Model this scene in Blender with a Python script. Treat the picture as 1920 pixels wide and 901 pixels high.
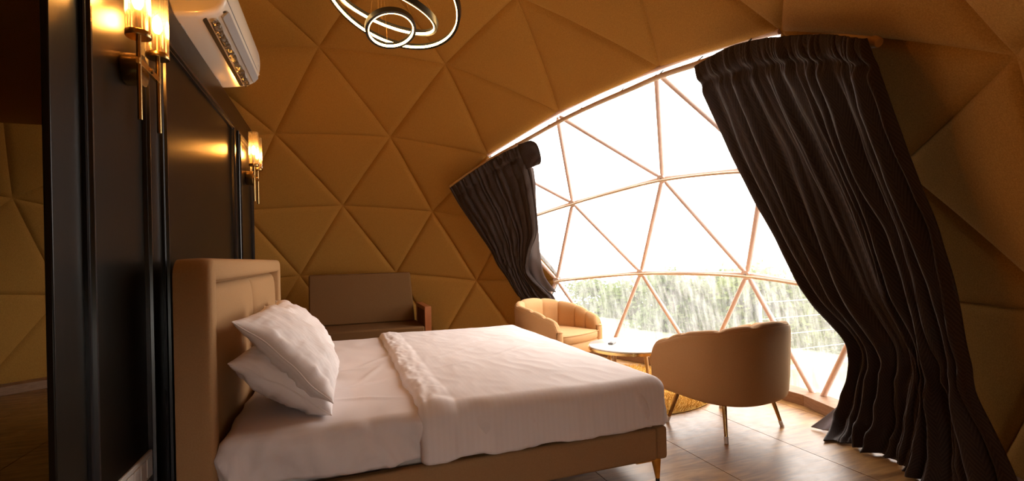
import bpy, bmesh, math, random
from mathutils import Vector, Matrix, noise
PI = math.pi
random.seed(7)
for o in list(bpy.data.objects):
    bpy.data.objects.remove(o, do_unlink=True)
scene = bpy.context.scene
COL = scene.collection

# ------------------------------------------------------------------ camera
cam_data = bpy.data.cameras.new('camera')
cam = bpy.data.objects.new('camera', cam_data)
COL.objects.link(cam)
CAM = Vector((0.38134637, -3.23989098, 1.200672))
FW = Vector((0.33894861, 0.94080232, 0.0022))
RT = Vector((0.94058528, -0.33881804, -0.02239807))
UP = Vector((0.02032676, -0.00966108, 0.99974671))
m = Matrix.Identity(4)
for i in range(3):
    m[i][0], m[i][1], m[i][2], m[i][3] = RT[i], UP[i], -FW[i], CAM[i]
cam.matrix_world = m
cam_data.sensor_width = 36.0
cam_data.sensor_fit = 'HORIZONTAL'
cam_data.lens = 899.6 / 1920 * 36
cam_data.shift_y = 30.2 / 1920
cam_data.clip_start = 0.02
cam_data.clip_end = 500
scene.camera = cam

# ------------------------------------------------------------------ light
SKY = 8.4            # overcast white sky
BULB = 520.0         # sconce filament glow
RING = 20.0           # led strips of the ceiling rings
world = bpy.data.worlds.new('overcast_sky')
scene.world = world
world.use_nodes = True
wn = world.node_tree
wn.nodes.clear()
w_out = wn.nodes.new('ShaderNodeOutputWorld')
w_bg = wn.nodes.new('ShaderNodeBackground')
w_geo = wn.nodes.new('ShaderNodeTexCoord')
w_sep = wn.nodes.new('ShaderNodeSeparateXYZ')
w_ramp = wn.nodes.new('ShaderNodeValToRGB')
w_ramp.color_ramp.elements[0].position = 0.0
w_ramp.color_ramp.elements[0].color = (0.92, 0.86, 0.80, 1)
w_ramp.color_ramp.elements[1].position = 0.6
w_ramp.color_ramp.elements[1].color = (1.0, 0.91, 0.84, 1)
wn.links.new(w_geo.outputs['Generated'], w_sep.inputs[0])
wn.links.new(w_sep.outputs['Z'], w_ramp.inputs[0])
wn.links.new(w_ramp.outputs[0], w_bg.inputs[0])
wn.links.new(w_bg.outputs[0], w_out.inputs[0])
w_bg.inputs[1].default_value = SKY
scene.view_settings.view_transform = 'Standard'
scene.view_settings.look = 'None'
scene.view_settings.gamma = 1.0
scene.view_settings.use_curve_mapping = False
scene.view_settings.exposure = 0.0

# ------------------------------------------------------------------ materials
def mat(name, color, rough=0.6, metal=0.0, spec=0.5, bump=None, var=None, sheen=0.0, emit=None,
        stripes=None, aniso=None):
    """bump=(scale,strength,dist)  var=(scale,color2,amount[,stretch])  stripes=(axis,freq,color2)"""
    m = bpy.data.materials.new(name)
    m.use_nodes = True
    nt = m.node_tree
    b = nt.nodes['Principled BSDF']
    b.inputs['Base Color'].default_value = (*color, 1)
    b.inputs['Roughness'].default_value = rough
    b.inputs['Metallic'].default_value = metal
    b.inputs['Specular IOR Level'].default_value = spec
    if sheen:
        b.inputs['Sheen Weight'].default_value = sheen
        b.inputs['Sheen Roughness'].default_value = 0.4
        b.inputs['Sheen Tint'].default_value = (*[min(1, c * 2 + .1) for c in color], 1)
    tc = nt.nodes.new('ShaderNodeTexCoord')
    last = None
    if var:
        mp = nt.nodes.new('ShaderNodeMapping')
        if len(var) > 3:
            mp.inputs['Scale'].default_value = var[3]
        nt.links.new(tc.outputs['Object'], mp.inputs[0])
        n = nt.nodes.new('ShaderNodeTexNoise')
        n.inputs['Scale'].default_value = var[0]
        n.inputs['Detail'].default_value = 6
        n.inputs['Roughness'].default_value = 0.65
        nt.links.new(mp.outputs[0], n.inputs['Vector'])
        mr = nt.nodes.new('ShaderNodeMapRange')
        mr.inputs['From Min'].default_value = 0.3
        mr.inputs['From Max'].default_value = 0.7
        mr.inputs['To Max'].default_value = var[2]
        nt.links.new(n.outputs['Fac'], mr.inputs[0])
        mx = nt.nodes.new('ShaderNodeMix'); mx.data_type = 'RGBA'
        mx.inputs['A'].default_value = (*color, 1)
        mx.inputs['B'].default_value = (*var[1], 1)
        nt.links.new(mr.outputs[0], mx.inputs['Factor'])
        last = mx.outputs['Result']
    st = None
    if stripes:
        sp = nt.nodes.new('ShaderNodeSeparateXYZ')
        nt.links.new(tc.outputs['Object'], sp.inputs[0])
        mul = nt.nodes.new('ShaderNodeMath'); mul.operation = 'MULTIPLY'
        mul.inputs[1].default_value = stripes[1] * 2 * PI
        nt.links.new(sp.outputs[stripes[0]], mul.inputs[0])
        sn = nt.nodes.new('ShaderNodeMath'); sn.operation = 'SINE'
        nt.links.new(mul.outputs[0], sn.inputs[0])
        st = nt.nodes.new('ShaderNodeMapRange')
        st.inputs['From Min'].default_value = -0.25
        st.inputs['From Max'].default_value = 0.25
        nt.links.new(sn.outputs[0], st.inputs[0])
        mx = nt.nodes.new('ShaderNodeMix'); mx.data_type = 'RGBA'
        if last is None:
            mx.inputs['A'].default_value = (*color, 1)
        else:
            nt.links.new(last, mx.inputs['A'])
        mx.inputs['B'].default_value = (*stripes[2], 1)
        nt.links.new(st.outputs[0], mx.inputs['Factor'])
        last = mx.outputs['Result']
    if last is not None:
        nt.links.new(last, b.inputs['Base Color'])
    if bump:
        n2 = nt.nodes.new('ShaderNodeTexNoise')
        n2.inputs['Scale'].default_value = bump[0]
        n2.inputs['Detail'].default_value = 4
        nt.links.new(tc.outputs['Object'], n2.inputs['Vector'])
        bp = nt.nodes.new('ShaderNodeBump')
        bp.inputs['Strength'].default_value = bump[1]
        bp.inputs['Distance'].default_value = bump[2]
        nt.links.new(n2.outputs['Fac'], bp.inputs['Height'])
        nt.links.new(bp.outputs[0], b.inputs['Normal'])
    if emit:
        b.inputs['Emission Color'].default_value = (*emit[0], 1)
        b.inputs['Emission Strength'].default_value = emit[1]
    return m

M = {}
M['liner'] = mat('quilted_liner_fabric', (0.50, 0.262, 0.058), 0.95, spec=.1, bump=(240, 0.5, 0.002), var=(150, (0.32, 0.155, 0.030), 1.0))
M['seam'] = mat('liner_seam_tape', (0.05, 0.022, 0.006), 0.95)
M['strut'] = mat('pinkish_painted_tube', (0.84, 0.66, 0.60), 0.4, var=(30, (0.74, 0.54, 0.48), 0.6))
M['rod'] = mat('tan_batten', (0.80, 0.64, 0.46), 0.45, var=(25, (0.66, 0.48, 0.32), 0.7))
M['basewood'] = mat('base_beam_timber', (0.34, 0.19, 0.10), 0.6, var=(14, (0.2, 0.10, 0.05), 0.8, (1, 1, 6)), bump=(60, .4, .003))
M['wallpaint'] = mat('satin_black_panel_paint', (0.009, 0.007, 0.005), 0.28, spec=0.20, bump=(40, .06, .002))
M['mould'] = mat('blue_black_moulding_paint', (0.014, 0.013, 0.015), 0.26, spec=0.5)
M['brass'] = mat('brushed_brass', (0.50, 0.32, 0.13), 0.26, 1.0, bump=(200, .05, .001))
M['brightbrass'] = mat('polished_gold_metal', (0.83, 0.55, 0.20), 0.2, 1.0)
M['socket'] = mat('white_plastic', (0.66, 0.62, 0.58), 0.45)
M['acwhite'] = mat('glossy_white_plastic', (0.78, 0.76, 0.74), 0.18, spec=0.6)
M['acfilm'] = mat('crinkled_clear_film', (0.10, 0.08, 0.06), 0.12, spec=0.9, bump=(18, 1.0, .03))
M['acdark'] = mat('black_plastic', (0.012, 0.012, 0.014), 0.35)
M['acgrey'] = mat('grey_plastic_flap', (0.35, 0.36, 0.40), 0.4)
M['hb'] = mat('tan_velvet_upholstery', (0.40, 0.230, 0.108), 0.85, spec=.15, bump=(240, .3, .002), var=(160, (0.32, 0.18, 0.08), .6))
M['sheet'] = mat('white_striped_bed_sheet', (0.80, 0.72, 0.70), 0.75, stripes=('Y', 42, (0.785, 0.702, 0.68)), bump=(300, .15, .001))
M['duvet'] = mat('white_striped_duvet_cover', (0.82, 0.75, 0.735), 0.8, stripes=('X', 38, (0.806, 0.735, 0.718)), bump=(260, .2, .0015))
M['pillow'] = mat('white_striped_pillowcase', (0.83, 0.76, 0.745), 0.75, stripes=('X', 34, (0.785, 0.71, 0.69)), bump=(260, .15, .001))
M['mattress'] = mat('mattress_ticking', (0.62, 0.56, 0.52), 0.9)
M['chair'] = mat('mustard_velvet', (0.52, 0.285, 0.115), 0.8, bump=(260, .3, .002), var=(150, (0.42, 0.225, 0.085), .6), sheen=.15)
M['sofafab'] = mat('brown_tweed_fabric', (0.17, 0.088, 0.034), 0.95, spec=.08, bump=(300, .5, .002), var=(260, (0.11, 0.055, 0.022), .9))
M['sofawood'] = mat('red_brown_wood', (0.34, 0.11, 0.03), 0.4, var=(10, (0.22, 0.06, 0.015), .8, (1, 6, 1)))
M['marble'] = mat('white_table_stone', (0.82, 0.79, 0.74), 0.15, var=(6, (0.66, 0.62, 0.56), .5))
M['legwood'] = mat('golden_wood_leg', (0.55, 0.32, 0.12), 0.4)
M['cap'] = mat('white_rubber_cap', (0.75, 0.70, 0.66), 0.6)
M['rug'] = mat('golden_shag_pile', (0.62, 0.37, 0.075), 0.95, var=(60, (0.40, 0.22, 0.035), .8))
M['curtain'] = mat('dark_taupe_velvet', (0.058, 0.036, 0.030), 0.6, spec=.3, bump=(180, .3, .002), sheen=.35)
M['lining'] = mat('grey_lilac_lining', (0.30, 0.24, 0.24), 0.85)
M['blackring'] = mat('black_ring_housing', (0.010, 0.008, 0.007), 0.3)
M['led'] = mat('warm_led_strip', (1, .8, .5), .5, emit=((1.0, 0.60, 0.21), RING))
M['bulb'] = mat('glowing_bulb', (1, .8, .5), .5, emit=((1.0, 0.43, 0.09), BULB))
M['cordgold'] = mat('gold_wire', (0.55, 0.30, 0.10), .35, 1.0)
M['remote'] = mat('grey_remote_plastic', (0.20, 0.20, 0.20), .4)
M['button'] = mat('pale_rubber_button', (0.55, 0.52, 0.50), .6)
M['grass'] = mat('pale_meadow_grass', (0.095, 0.125, 0.05), 1, var=(1.2, (0.14, 0.165, 0.085), 1))
M['path'] = mat('pale_concrete', (0.22, 0.205, 0.19), .9, var=(3, (.17, .16, .145), .6))
def leaf_material(name, c):
    m = bpy.data.materials.new(name); m.use_nodes = True
    nt = m.node_tree; nt.nodes.clear()
    out = nt.nodes.new('ShaderNodeOutputMaterial'); mx = nt.nodes.new('ShaderNodeMixShader')
    d = nt.nodes.new('ShaderNodeBsdfDiffuse'); t = nt.nodes.new('ShaderNodeBsdfTranslucent')
    d.inputs[0].default_value = (*c, 1); t.inputs[0].default_value = (c[0]*1.1, c[1]*1.15, c[2], 1)
    nt.links.new(d.outputs[0], mx.inputs[1]); nt.links.new(t.outputs[0], mx.inputs[2]); nt.links.new(mx.outputs[0], out.inputs[0])
    return m
M['leaf'] = [leaf_material('foliage_a', (.105, .140, .058)), leaf_material('foliage_b', (.140, .178, .070)), leaf_material('foliage_c', (.100, .135, .065))]
M['bark'] = mat('grey_bark', (0.10, 0.085, 0.07), 1)
M['fence'] = mat('galvanised_wire', (0.55, 0.52, 0.5), .5)
M['fencewhite'] = mat('white_painted_rail', (0.75, 0.72, 0.68), .6)

# chevron weave on the curtain velvet
M['lining'] = leaf_material('grey_lilac_lining', (.30, .26, .28))
def add_chevron():
    m = M['curtain']; nt = m.node_tree
    b = nt.nodes['Principled BSDF']
    uv = nt.nodes.new('ShaderNodeUVMap')
    sp = nt.nodes.new('ShaderNodeSeparateXYZ'); nt.links.new(uv.outputs[0], sp.inputs[0])
    def mth(op, a, bb):
        n = nt.nodes.new('ShaderNodeMath'); n.operation = op
        for i, s in enumerate((a, bb)):
            if s is None: continue
            if isinstance(s, (int, float)): n.inputs[i].default_value = s
            else: nt.links.new(s, n.inputs[i])
        return n.outputs[0]
    x = mth('MULTIPLY', sp.outputs['X'], 9.0)
    tri = mth('PINGPONG', x, 0.5)
    y = mth('MULTIPLY', sp.outputs['Y'], 16.0)
    s = mth('ADD', mth('MULTIPLY', tri, 3.0), y)
    w = mth('PINGPONG', mth('MULTIPLY', s, 2.0), 0.5)
    mx = nt.nodes.new('ShaderNodeMix'); mx.data_type = 'RGBA'
    mx.inputs['A'].default_value = (0.022, 0.0135, 0.012, 1)
    mx.inputs['B'].default_value = (0.050, 0.032, 0.027, 1)
    nt.links.new(mth('MULTIPLY', w, 2.0), mx.inputs['Factor'])
    nt.links.new(mx.outputs['Result'], b.inputs['Base Color'])
add_chevron()

def floor_material():
    m = bpy.data.materials.new('golden_wood_sheet_floor'); m.use_nodes = True
    nt = m.node_tree; b = nt.nodes['Principled BSDF']
    tc = nt.nodes.new('ShaderNodeTexCoord')
    mp = nt.nodes.new('ShaderNodeMapping'); mp.inputs['Scale'].default_value = (1.3, 9, 1)
    mp.inputs['Rotation'].default_value = (0, 0, 0.12)
    nt.links.new(tc.outputs['Object'], mp.inputs[0])
    n = nt.nodes.new('ShaderNodeTexNoise'); n.inputs['Scale'].default_value = 2.2
    n.inputs['Detail'].default_value = 9; n.inputs['Roughness'].default_value = .62
    n.inputs['Distortion'].default_value = 1.2
    nt.links.new(mp.outputs[0], n.inputs['Vector'])
    r = nt.nodes.new('ShaderNodeValToRGB')
    e = r.color_ramp.elements
    e[0].position = .30; e[0].color = (0.12, 0.052, 0.014, 1)
    e[1].position = .72; e[1].color = (0.46, 0.255, 0.090, 1)
    k = e.new(.5); k.color = (0.30, 0.152, 0.047, 1)
    nt.links.new(n.outputs['Fac'], r.inputs[0])
    nt.links.new(r.outputs[0], b.inputs['Base Color'])
    n2 = nt.nodes.new('ShaderNodeTexNoise'); n2.inputs['Scale'].default_value = 14
    n2.inputs['Detail'].default_value = 5
    nt.links.new(tc.outputs['Object'], n2.inputs['Vector'])
    mr = nt.nodes.new('ShaderNodeMapRange'); mr.inputs['To Min'].default_value = .24; mr.inputs['To Max'].default_value = .46
    nt.links.new(n2.outputs['Fac'], mr.inputs[0]); nt.links.new(mr.outputs[0], b.inputs['Roughness'])
    bp = nt.nodes.new('ShaderNodeBump'); bp.inputs['Strength'].default_value = .15; bp.inputs['Distance'].default_value = .004
    nt.links.new(n.outputs['Fac'], bp.inputs['Height']); nt.links.new(bp.outputs[0], b.inputs['Normal'])
    return m
M['floor'] = floor_material()

def glass_material(name, tint, haze, rough=.05, dirt=False, gloss=.08):
    m = bpy.data.materials.new(name); m.use_nodes = True
    nt = m.node_tree; nt.nodes.clear()
    out = nt.nodes.new('ShaderNodeOutputMaterial')
    tr = nt.nodes.new('ShaderNodeBsdfTransparent'); tr.inputs[0].default_value = (*tint, 1)
    gl = nt.nodes.new('ShaderNodeBsdfGlossy'); gl.inputs['Roughness'].default_value = rough
    fr = nt.nodes.new('ShaderNodeLayerWeight'); fr.inputs['Blend'].default_value = .12
    mx = nt.nodes.new('ShaderNodeMixShader')
    mf = nt.nodes.new('ShaderNodeMath'); mf.operation = 'MULTIPLY_ADD'
    mf.inputs[1].default_value = .5; mf.inputs[2].default_value = gloss * .5
    nt.links.new(fr.outputs['Fresnel'], mf.inputs[0])
    nt.links.new(mf.outputs[0], mx.inputs[0])
    nt.links.new(tr.outputs[0], mx.inputs[1]); nt.links.new(gl.outputs[0], mx.inputs[2])
    last = mx.outputs[0]
    if haze:
        tl = nt.nodes.new('ShaderNodeBsdfTranslucent'); tl.inputs[0].default_value = (.95, .95, .93, 1)
        m2 = nt.nodes.new('ShaderNodeMixShader'); m2.inputs[0].default_value = haze
        if dirt:
            tc = nt.nodes.new('ShaderNodeTexCoord')
            mp = nt.nodes.new('ShaderNodeMapping'); mp.inputs['Scale'].default_value = (9, 9, 1.1)
            nt.links.new(tc.outputs['Object'], mp.inputs[0])
            n = nt.nodes.new('ShaderNodeTexNoise'); n.inputs['Scale'].default_value = 1.6
            n.inputs['Detail'].default_value = 8; n.inputs['Roughness'].default_value = .7
            nt.links.new(mp.outputs[0], n.inputs['Vector'])
            mr = nt.nodes.new('ShaderNodeMapRange')
            mr.inputs['From Min'].default_value = .35; mr.inputs['From Max'].default_value = .7
            mr.inputs['To Min'].default_value = haze * .35; mr.inputs['To Max'].default_value = min(1, haze * 1.9)
            nt.links.new(n.outputs['Fac'], mr.inputs[0]); nt.links.new(mr.outputs[0], m2.inputs[0])
        nt.links.new(last, m2.inputs[1]); nt.links.new(tl.outputs[0], m2.inputs[2])
        last = m2.outputs[0]
    nt.links.new(last, out.inputs[0])
    return m
M['pane'] = glass_material('dusty_clear_pvc', (.93, .93, .93), .13, .12, True)
M['glass'] = glass_material('fluted_clear_glass', (.98, .92, .82), .05, .08, gloss=.16)

# ------------------------------------------------------------------ mesh helpers
class MB:
    def __init__(s): s.v = []; s.f = []; s.uv = None
    def add(s, vs, fs):
        n = len(s.v); s.v += [tuple(p) for p in vs]; s.f += [tuple(i + n for i in f) for f in fs]
    def box(s, a, b):
        x0, y0, z0 = a; x1, y1, z1 = b
        s.add([(x0,y0,z0),(x1,y0,z0),(x1,y1,z0),(x0,y1,z0),(x0,y0,z1),(x1,y0,z1),(x1,y1,z1),(x0,y1,z1)],
              [(0,3,2,1),(4,5,6,7),(0,1,5,4),(1,2,6,5),(2,3,7,6),(3,0,4,7)])
    def grid(s, P, cu=False, cv=False):
        nu, nv = len(P), len(P[0]); n = len(s.v)
        s.v += [tuple(p) for r in P for p in r]
        for i in range(nu if cu else nu - 1):
            for j in range(nv if cv else nv - 1):
                i2, j2 = (i + 1) % nu, (j + 1) % nv
                s.f.append((n+i*nv+j, n+i2*nv+j, n+i2*nv+j2, n+i*nv+j2))
    def tube(s, pts, r, seg=10, closed=False, caps=True):
        pts = [Vector(p) for p in pts]; N = len(pts)
        rr = r if isinstance(r, (list, tuple)) else [r] * N
        rings = []; up = None
        for i, p in enumerate(pts):
            if closed: t = (pts[(i+1) % N] - pts[i-1]).normalized()
            else: t = (pts[min(i+1, N-1)] - pts[max(i-1, 0)]).normalized()
            if up is None:
                up = Vector((0, 0, 1)) if abs(t.z) < .9 else Vector((1, 0, 0))
            a = (up - t * up.dot(t)).normalized(); up = a; b = t.cross(a)
            rings.append([p + (a * math.cos(2*PI*k/seg) + b * math.sin(2*PI*k/seg)) * rr[i] for k in range(seg)])
        n = len(s.v)
        s.grid(rings, cu=closed, cv=True)
        if caps and not closed:
            s.f.append(tuple(n + k for k in range(seg)))
            s.f.append(tuple(n + (N-1)*seg + k for k in reversed(range(seg))))
    def lathe(s, prof, c=(0,0,0), seg=32, flute=0, nfl=0):
        c = Vector(c); rings = []
        for r, z in prof:
            rings.append([c + Vector(((r + flute*math.cos(nfl*2*PI*k/seg)) * math.cos(2*PI*k/seg),
                                      (r + flute*math.cos(nfl*2*PI*k/seg)) * math.sin(2*PI*k/seg), z)) for k in range(seg)])
        s.grid(rings, cv=True)
    def build(s, name, m, parent=None, smooth=True, bevel=0, sub=0, bseg=3, recalc=True, uv=None, solid=0):
        me = bpy.data.meshes.new(name)
        me.from_pydata(s.v, [], s.f)
        if recalc:
            bm = bmesh.new(); bm.from_mesh(me)
            bmesh.ops.remove_doubles(bm, verts=bm.verts, dist=1e-6)
            bmesh.ops.recalc_face_normals(bm, faces=bm.faces)
            bm.to_mesh(me); bm.free()
        elif uv:
            l = me.uv_layers.new(name='UVMap')
            for poly in me.polygons:
                for li in poly.loop_indices:
                    l.data[li].uv = uv[me.loops[li].vertex_index]
        if smooth:
            for p in me.polygons: p.use_smooth = True
        me.materials.append(m)
        o = bpy.data.objects.new(name, me); COL.objects.link(o)
        if parent: o.parent = parent
        if solid:
            md = o.modifiers.new('thick', 'SOLIDIFY'); md.thickness = solid; md.offset = 0
        if bevel:
            md = o.modifiers.new('bevel', 'BEVEL'); md.width = bevel; md.segments = bseg; md.limit_method = 'ANGLE'; md.angle_limit = math.radians(40)
            if smooth:
                md.harden_normals = False
                me.set_sharp_from_angle(angle=math.radians(50))
        elif smooth and recalc:
            me.set_sharp_from_angle(angle=math.radians(55))
        if sub:
            md = o.modifiers.new('sub', 'SUBSURF'); md.levels = sub; md.render_levels = sub
        return o

def boxobj(name, a, b, m, parent=None, bevel=0.0, bseg=3):
    k = MB(); k.box(a, b); return k.build(name, m, parent, smooth=bool(bevel), bevel=bevel, bseg=bseg)
def thing(name, label, cat, loc=(0,0,0), rz=0, group=None):
    o = bpy.data.objects.new(name, None); COL.objects.link(o)
    o.empty_display_size = .1
    o.location = loc; o.rotation_euler = (0, 0, rz)
    o['label'] = label; o['category'] = cat
    if group: o['group'] = group
    return o
def tag(o, label, cat, group=None, kind=None):
    o['label'] = label; o['category'] = cat
    if group: o['group'] = group
    if kind: o['kind'] = kind
    return o
def struct(o): o['kind'] = 'structure'; return o
def copy_tree(o, parent=None):
    c = o.copy(); COL.objects.link(c)
    if parent: c.parent = parent
    for ch in list(o.children): copy_tree(ch, c)
    return c
def cr(p0, p1, p2, p3, t):
    return .5*((2*p1)+(-p0+p2)*t+(2*p0-5*p1+4*p2-p3)*t*t+(-p0+3*p1-3*p2+p3)*t*t*t)
def nz(x, y, z=0.0, s=1.0): return noise.noise(Vector((x*s, y*s, z*s)))

# ------------------------------------------------------------------ dome (geodesic frame, 4 subdivisions)
R = 3.96; SZ = 0.9236
def ico(n):
    V = [Vector((0, 0, 1))]
    for k in range(5):
        a = 2*PI*k/5; V.append(Vector((math.cos(a)*2/5**.5, math.sin(a)*2/5**.5, 1/5**.5)))
    for k in range(5):
        a = 2*PI*(k+.5)/5; V.append(Vector((math.cos(a)*2/5**.5, math.sin(a)*2/5**.5, -1/5**.5)))
    V.append(Vector((0, 0, -1)))
    F = []
    for k in range(5):
        j = (k+1) % 5
        F += [(0,1+k,1+j),(1+k,6+k,1+j),(1+j,6+k,6+j),(11,6+j,6+k)]
    pts = {}; L = []; tri = []
    al = math.acos(1/5**.5)
    def idx(A, B, C, w):
        p = (A*w[0]+B*w[1]+C*w[2]).normalized()
        q = (A*math.sin(w[0]*al)+B*math.sin(w[1]*al)+C*math.sin(w[2]*al)).normalized()
        k = tuple(round(c, 4)+0.0 for c in p)
        if k not in pts:
            pts[k] = len(L); L.append((p*(1-.1417)+q*.1417).normalized())
        return pts[k]
    for f in F:
        A, B, C = [V[i] for i in f]
        g = {(i,j): idx(A, B, C, ((n-i-j)/n, i/n, j/n)) for i in range(n+1) for j in range(n+1-i)}
        for i in range(n):
            for j in range(n-i):
                tri.append((g[i,j],g[i+1,j],g[i,j+1]))
                if i+j < n-1: tri.append((g[i+1,j],g[i+1,j+1],g[i,j+1]))
    return L, tri
DV, DT = ico(4)
ca, sa = math.cos(math.radians(46.54709)), math.sin(math.radians(46.54709))
DV = [Vector(((p.x*ca-p.y*sa)*R, (p.x*sa+p.y*ca)*R, p.z*SZ*R)) for p in DV]
# surveyed nodes (the frame is not perfectly regular)
OV = {6:(0.234,1.753,3.273),9:(1.412,1.473,3.135),7:(-0.272,2.724,2.643),10:(0.973,2.556,2.645),12:(2.05,2.167,2.405),11:(0.435,3.344,1.917),13:(1.545,3.063,1.827),142:(2.489,1.136,2.644),16:(1.122,3.634,1.018),17:(-0.122,3.801,1.018),15:(2.153,3.18,0.892),149:(3.021,2.366,0.904),143:(2.953,1.741,1.831),145:(3.311,0.559,1.938),148:(3.571,1.315,1.011),147:(3.804,0.049,1.015),144:(2.743,-0.137,2.635),111:(2.702,-1.244,2.414),115:(2.552,-2.281,1.84)}
for q in OV.values():
    q = Vector(q); i = min(range(len(DV)), key=lambda i: (DV[i]-q).length)
    DV[i] = q
def near_id(q):
    q = Vector(q); return min(range(len(DV)), key=lambda i: (DV[i]-q).length)
N = {k: near_id(v) for k, v in dict(v5=(2.05,2.167,2.405), v8=(2.489,1.136,2.644), v16=(2.743,-0.137,2.635), v17=(2.702,-1.244,2.414),
     w10=(3.379,-.548,1.839), w9=(3.676,-1.094,.909), w8=(3.927,-.514,0), w7=(3.893,.725,0), w6=(3.479,1.892,0), w5=(3.021,2.366,.904),
     w1=(2.953,1.741,1.831), w2=(3.311,.559,1.938), w3=(3.571,1.315,1.011), w4=(3.804,.049,1.015)).items()}
def elli(p, k=1.0):
    q = Vector((p.x/R, p.y/R, p.z/(R*SZ))); s = k/q.length
    return Vector((p.x*s, p.y*s, p.z*s))
TRI = [t for t in DT if min(DV[i].z for i in t) > -.05]
adj = {}
for t in TRI:
    for i in t: adj.setdefault(i, set()).update(t)
N['v12'] = [i for i in adj[N['v5']] & adj[N['w5']] & adj[N['w1']] if i not in N.values()][0]
N['v22'] = [i for i in adj[N['w5']] & adj[N['w6']] if i not in N.values() and abs(DV[i].z) < .1][0]
N['b9'] = [i for i in adj[N['w8']] & adj[N['w9']] if i not in N.values() and abs(DV[i].z) < .1][0]
core = {N[k] for k in N if k not in ('v22', 'b9')}
def is_window(t):
    st = set(t)
    return st <= core or st == {N['w5'], N['v22'], N['w6']} or st == {N['w8'], N['w9'], N['b9']}
WIN = [t for t in TRI if is_window(t)]
def cen_of(t): return (DV[t[0]]+DV[t[1]]+DV[t[2]])/3
# added opening: one unseen lower pane behind the camera, lets in fill light
FILL_PANE = sorted([t for t in TRI if not is_window(t)], key=lambda t: (cen_of(t)-Vector((.75, -3.75, .75))).length)[:1]
LIN = [t for t in TRI if not is_window(t) and t not in FILL_PANE]

def warp(w):
    # pull the rows of vertices towards the seams so the stitched valley stays narrow
    w = [q*q*(3-2*q)*.55+q*.45 if q < 1 else 1.0 for q in w]
    s = sum(w); return [q/s for q in w]
def tri_patch(t, k, n, puff, gap, curv=.45, edge=.014, depth=.018):
    A, B, C = [DV[i] for i in t]
    V, F, ids = [], [], {}
    cen = (A+B+C)/3
    # non uniform rows: tight near the seams
    for i in range(n+1):
        for j in range(n+1-i):
            w = [(n-i-j)/n, i/n, j/n]
            if depth: w = warp(w)
            p = A*w[0]+B*w[1]+C*w[2]
            p = p.lerp(elli(p), curv)
            d = -math.log(sum(math.exp(-40*q) for q in w))/40   # smooth distance to the nearest seam
            d = max(0.0, min(w)*.5+max(0, d)*.5) if min(w) > 0 else 0.0
            g = 1-math.exp(-(d/edge))
            h = -depth*(1-g) + puff*(27*w[0]*w[1]*w[2])**.5
            s = 1-h/R                         # inward = smaller radius
            p = Vector(elli(p, 1.0)*0+p)*(k*s)
            if p.z < 0.0: p.z = 0.0
            ids[i,j] = len(V); V.append(p)
    for i in range(n):
        for j in range(n-i):
            F.append((ids[i,j], ids[i+1,j], ids[i,j+1]))
            if i+j < n-1: F.append((ids[i+1,j], ids[i+1,j+1], ids[i,j+1]))
    return V, F
shell = MB()
for t in LIN:
    V, F = tri_patch(t, 1.022, 4, 0, 0, 1.0, depth=0)
    shell.add(V, F)
ceiling = struct(shell.build('ceiling', M['seam'], smooth=True, solid=.02))
for t in LIN:
    V, F = tri_patch(t, 1.0, 22, .012, 0)
    k = MB(); k.add(V, F)
    # cut short near walls is not needed: liner runs behind the partition
    o = k.build('liner_panel', M['liner'], ceiling, smooth=True, recalc=False)

# window: struts, hubs, panes, battens
win = bpy.data.objects.new('window_1', None); COL.objects.link(win); struct(win)
edges = set()
for t in WIN:
    for a, b in ((0,1),(1,2),(2,0)): edges.add(tuple(sorted((t[a], t[b]))))
top_edge = [tuple(sorted((N[a], N[b]))) for a, b in (('v5','v8'),('v8','v16'),('v16','v17'))]
for a, b in edges:
    if (a, b) in top_edge: continue
    A, B = DV[a]*.992, DV[b]*.992
    d = (B-A).normalized()
    k = MB(); k.tube([A+d*.03, A+d*.07, B-d*.07, B-d*.03], [.012, .0215, .0215, .012], 10)
    k.build('strut', M['strut'], win)
hubs = {i for t in WIN for i in t}-{N['v5'], N['v8'], N['v16'], N['v17']}
for i in hubs:
    p = DV[i]*.988; n = Vector((p.x, p.y, p.z*1.1)).normalized()
    k = MB(); k.tube([p-n*.012, p+n*.012], .045, 14)
    k.build('hub', M['strut'], win, bevel=.003)
    q = DV[i]*.988-n*.012
    k = MB(); k.tube([q-n*.014, q], .011, 8); k.build('bolt', M['acgrey'], win)
for t in WIN:
    V, F = tri_patch(t, 1.008, 6, 0, 0, .35, depth=0)
    k = MB(); k.add(V, F); k.build('pane', M['pane'], win, recalc=False)
def arc(a, b, k, n=12, sub=None):
    out = []
    for i in range(n+1):
        p = a.lerp(b, i/n); out.append(elli(p, k))
    return out
for row in (('v12','w1','w2','w10'), ('w5','w3','w4','w9')):
    P = []
    for a, b in zip(row, row[1:]):
        P += arc(DV[N[a]], DV[N[b]], .976, 12)[(1 if P else 0):]
    k = MB(); k.tube(P, .012, 8); k.build('curved_batten', M['rod'], win)
P = []
for a, b in (('v5','v8'),('v8','v16'),('v16','v17')):
    P += arc(DV[N[a]], DV[N[b]], 1.004, 14)[(1 if P else 0):]
k = MB(); k.tube(P, .018, 8); k.build('frame_tube', M['strut'], win)

fill_win = bpy.data.objects.new('added_fill_window', None); COL.objects.link(fill_win); struct(fill_win)  # invented glazing out of view, brightens the near side of the bed
for t in FILL_PANE:
    V, F = tri_patch(t, 1.008, 6, 0, 0, .35, depth=0)
    k = MB(); k.add(V, F); k.build('pane', M['pane'], fill_win, recalc=False)
    for a, b in ((0,1),(1,2),(2,0)):
        A, B = DV[t[a]]*.992, DV[t[b]]*.992
        k = MB(); k.tube([A, B], .0215, 10); k.build('strut', M['strut'], fill_win)

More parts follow.
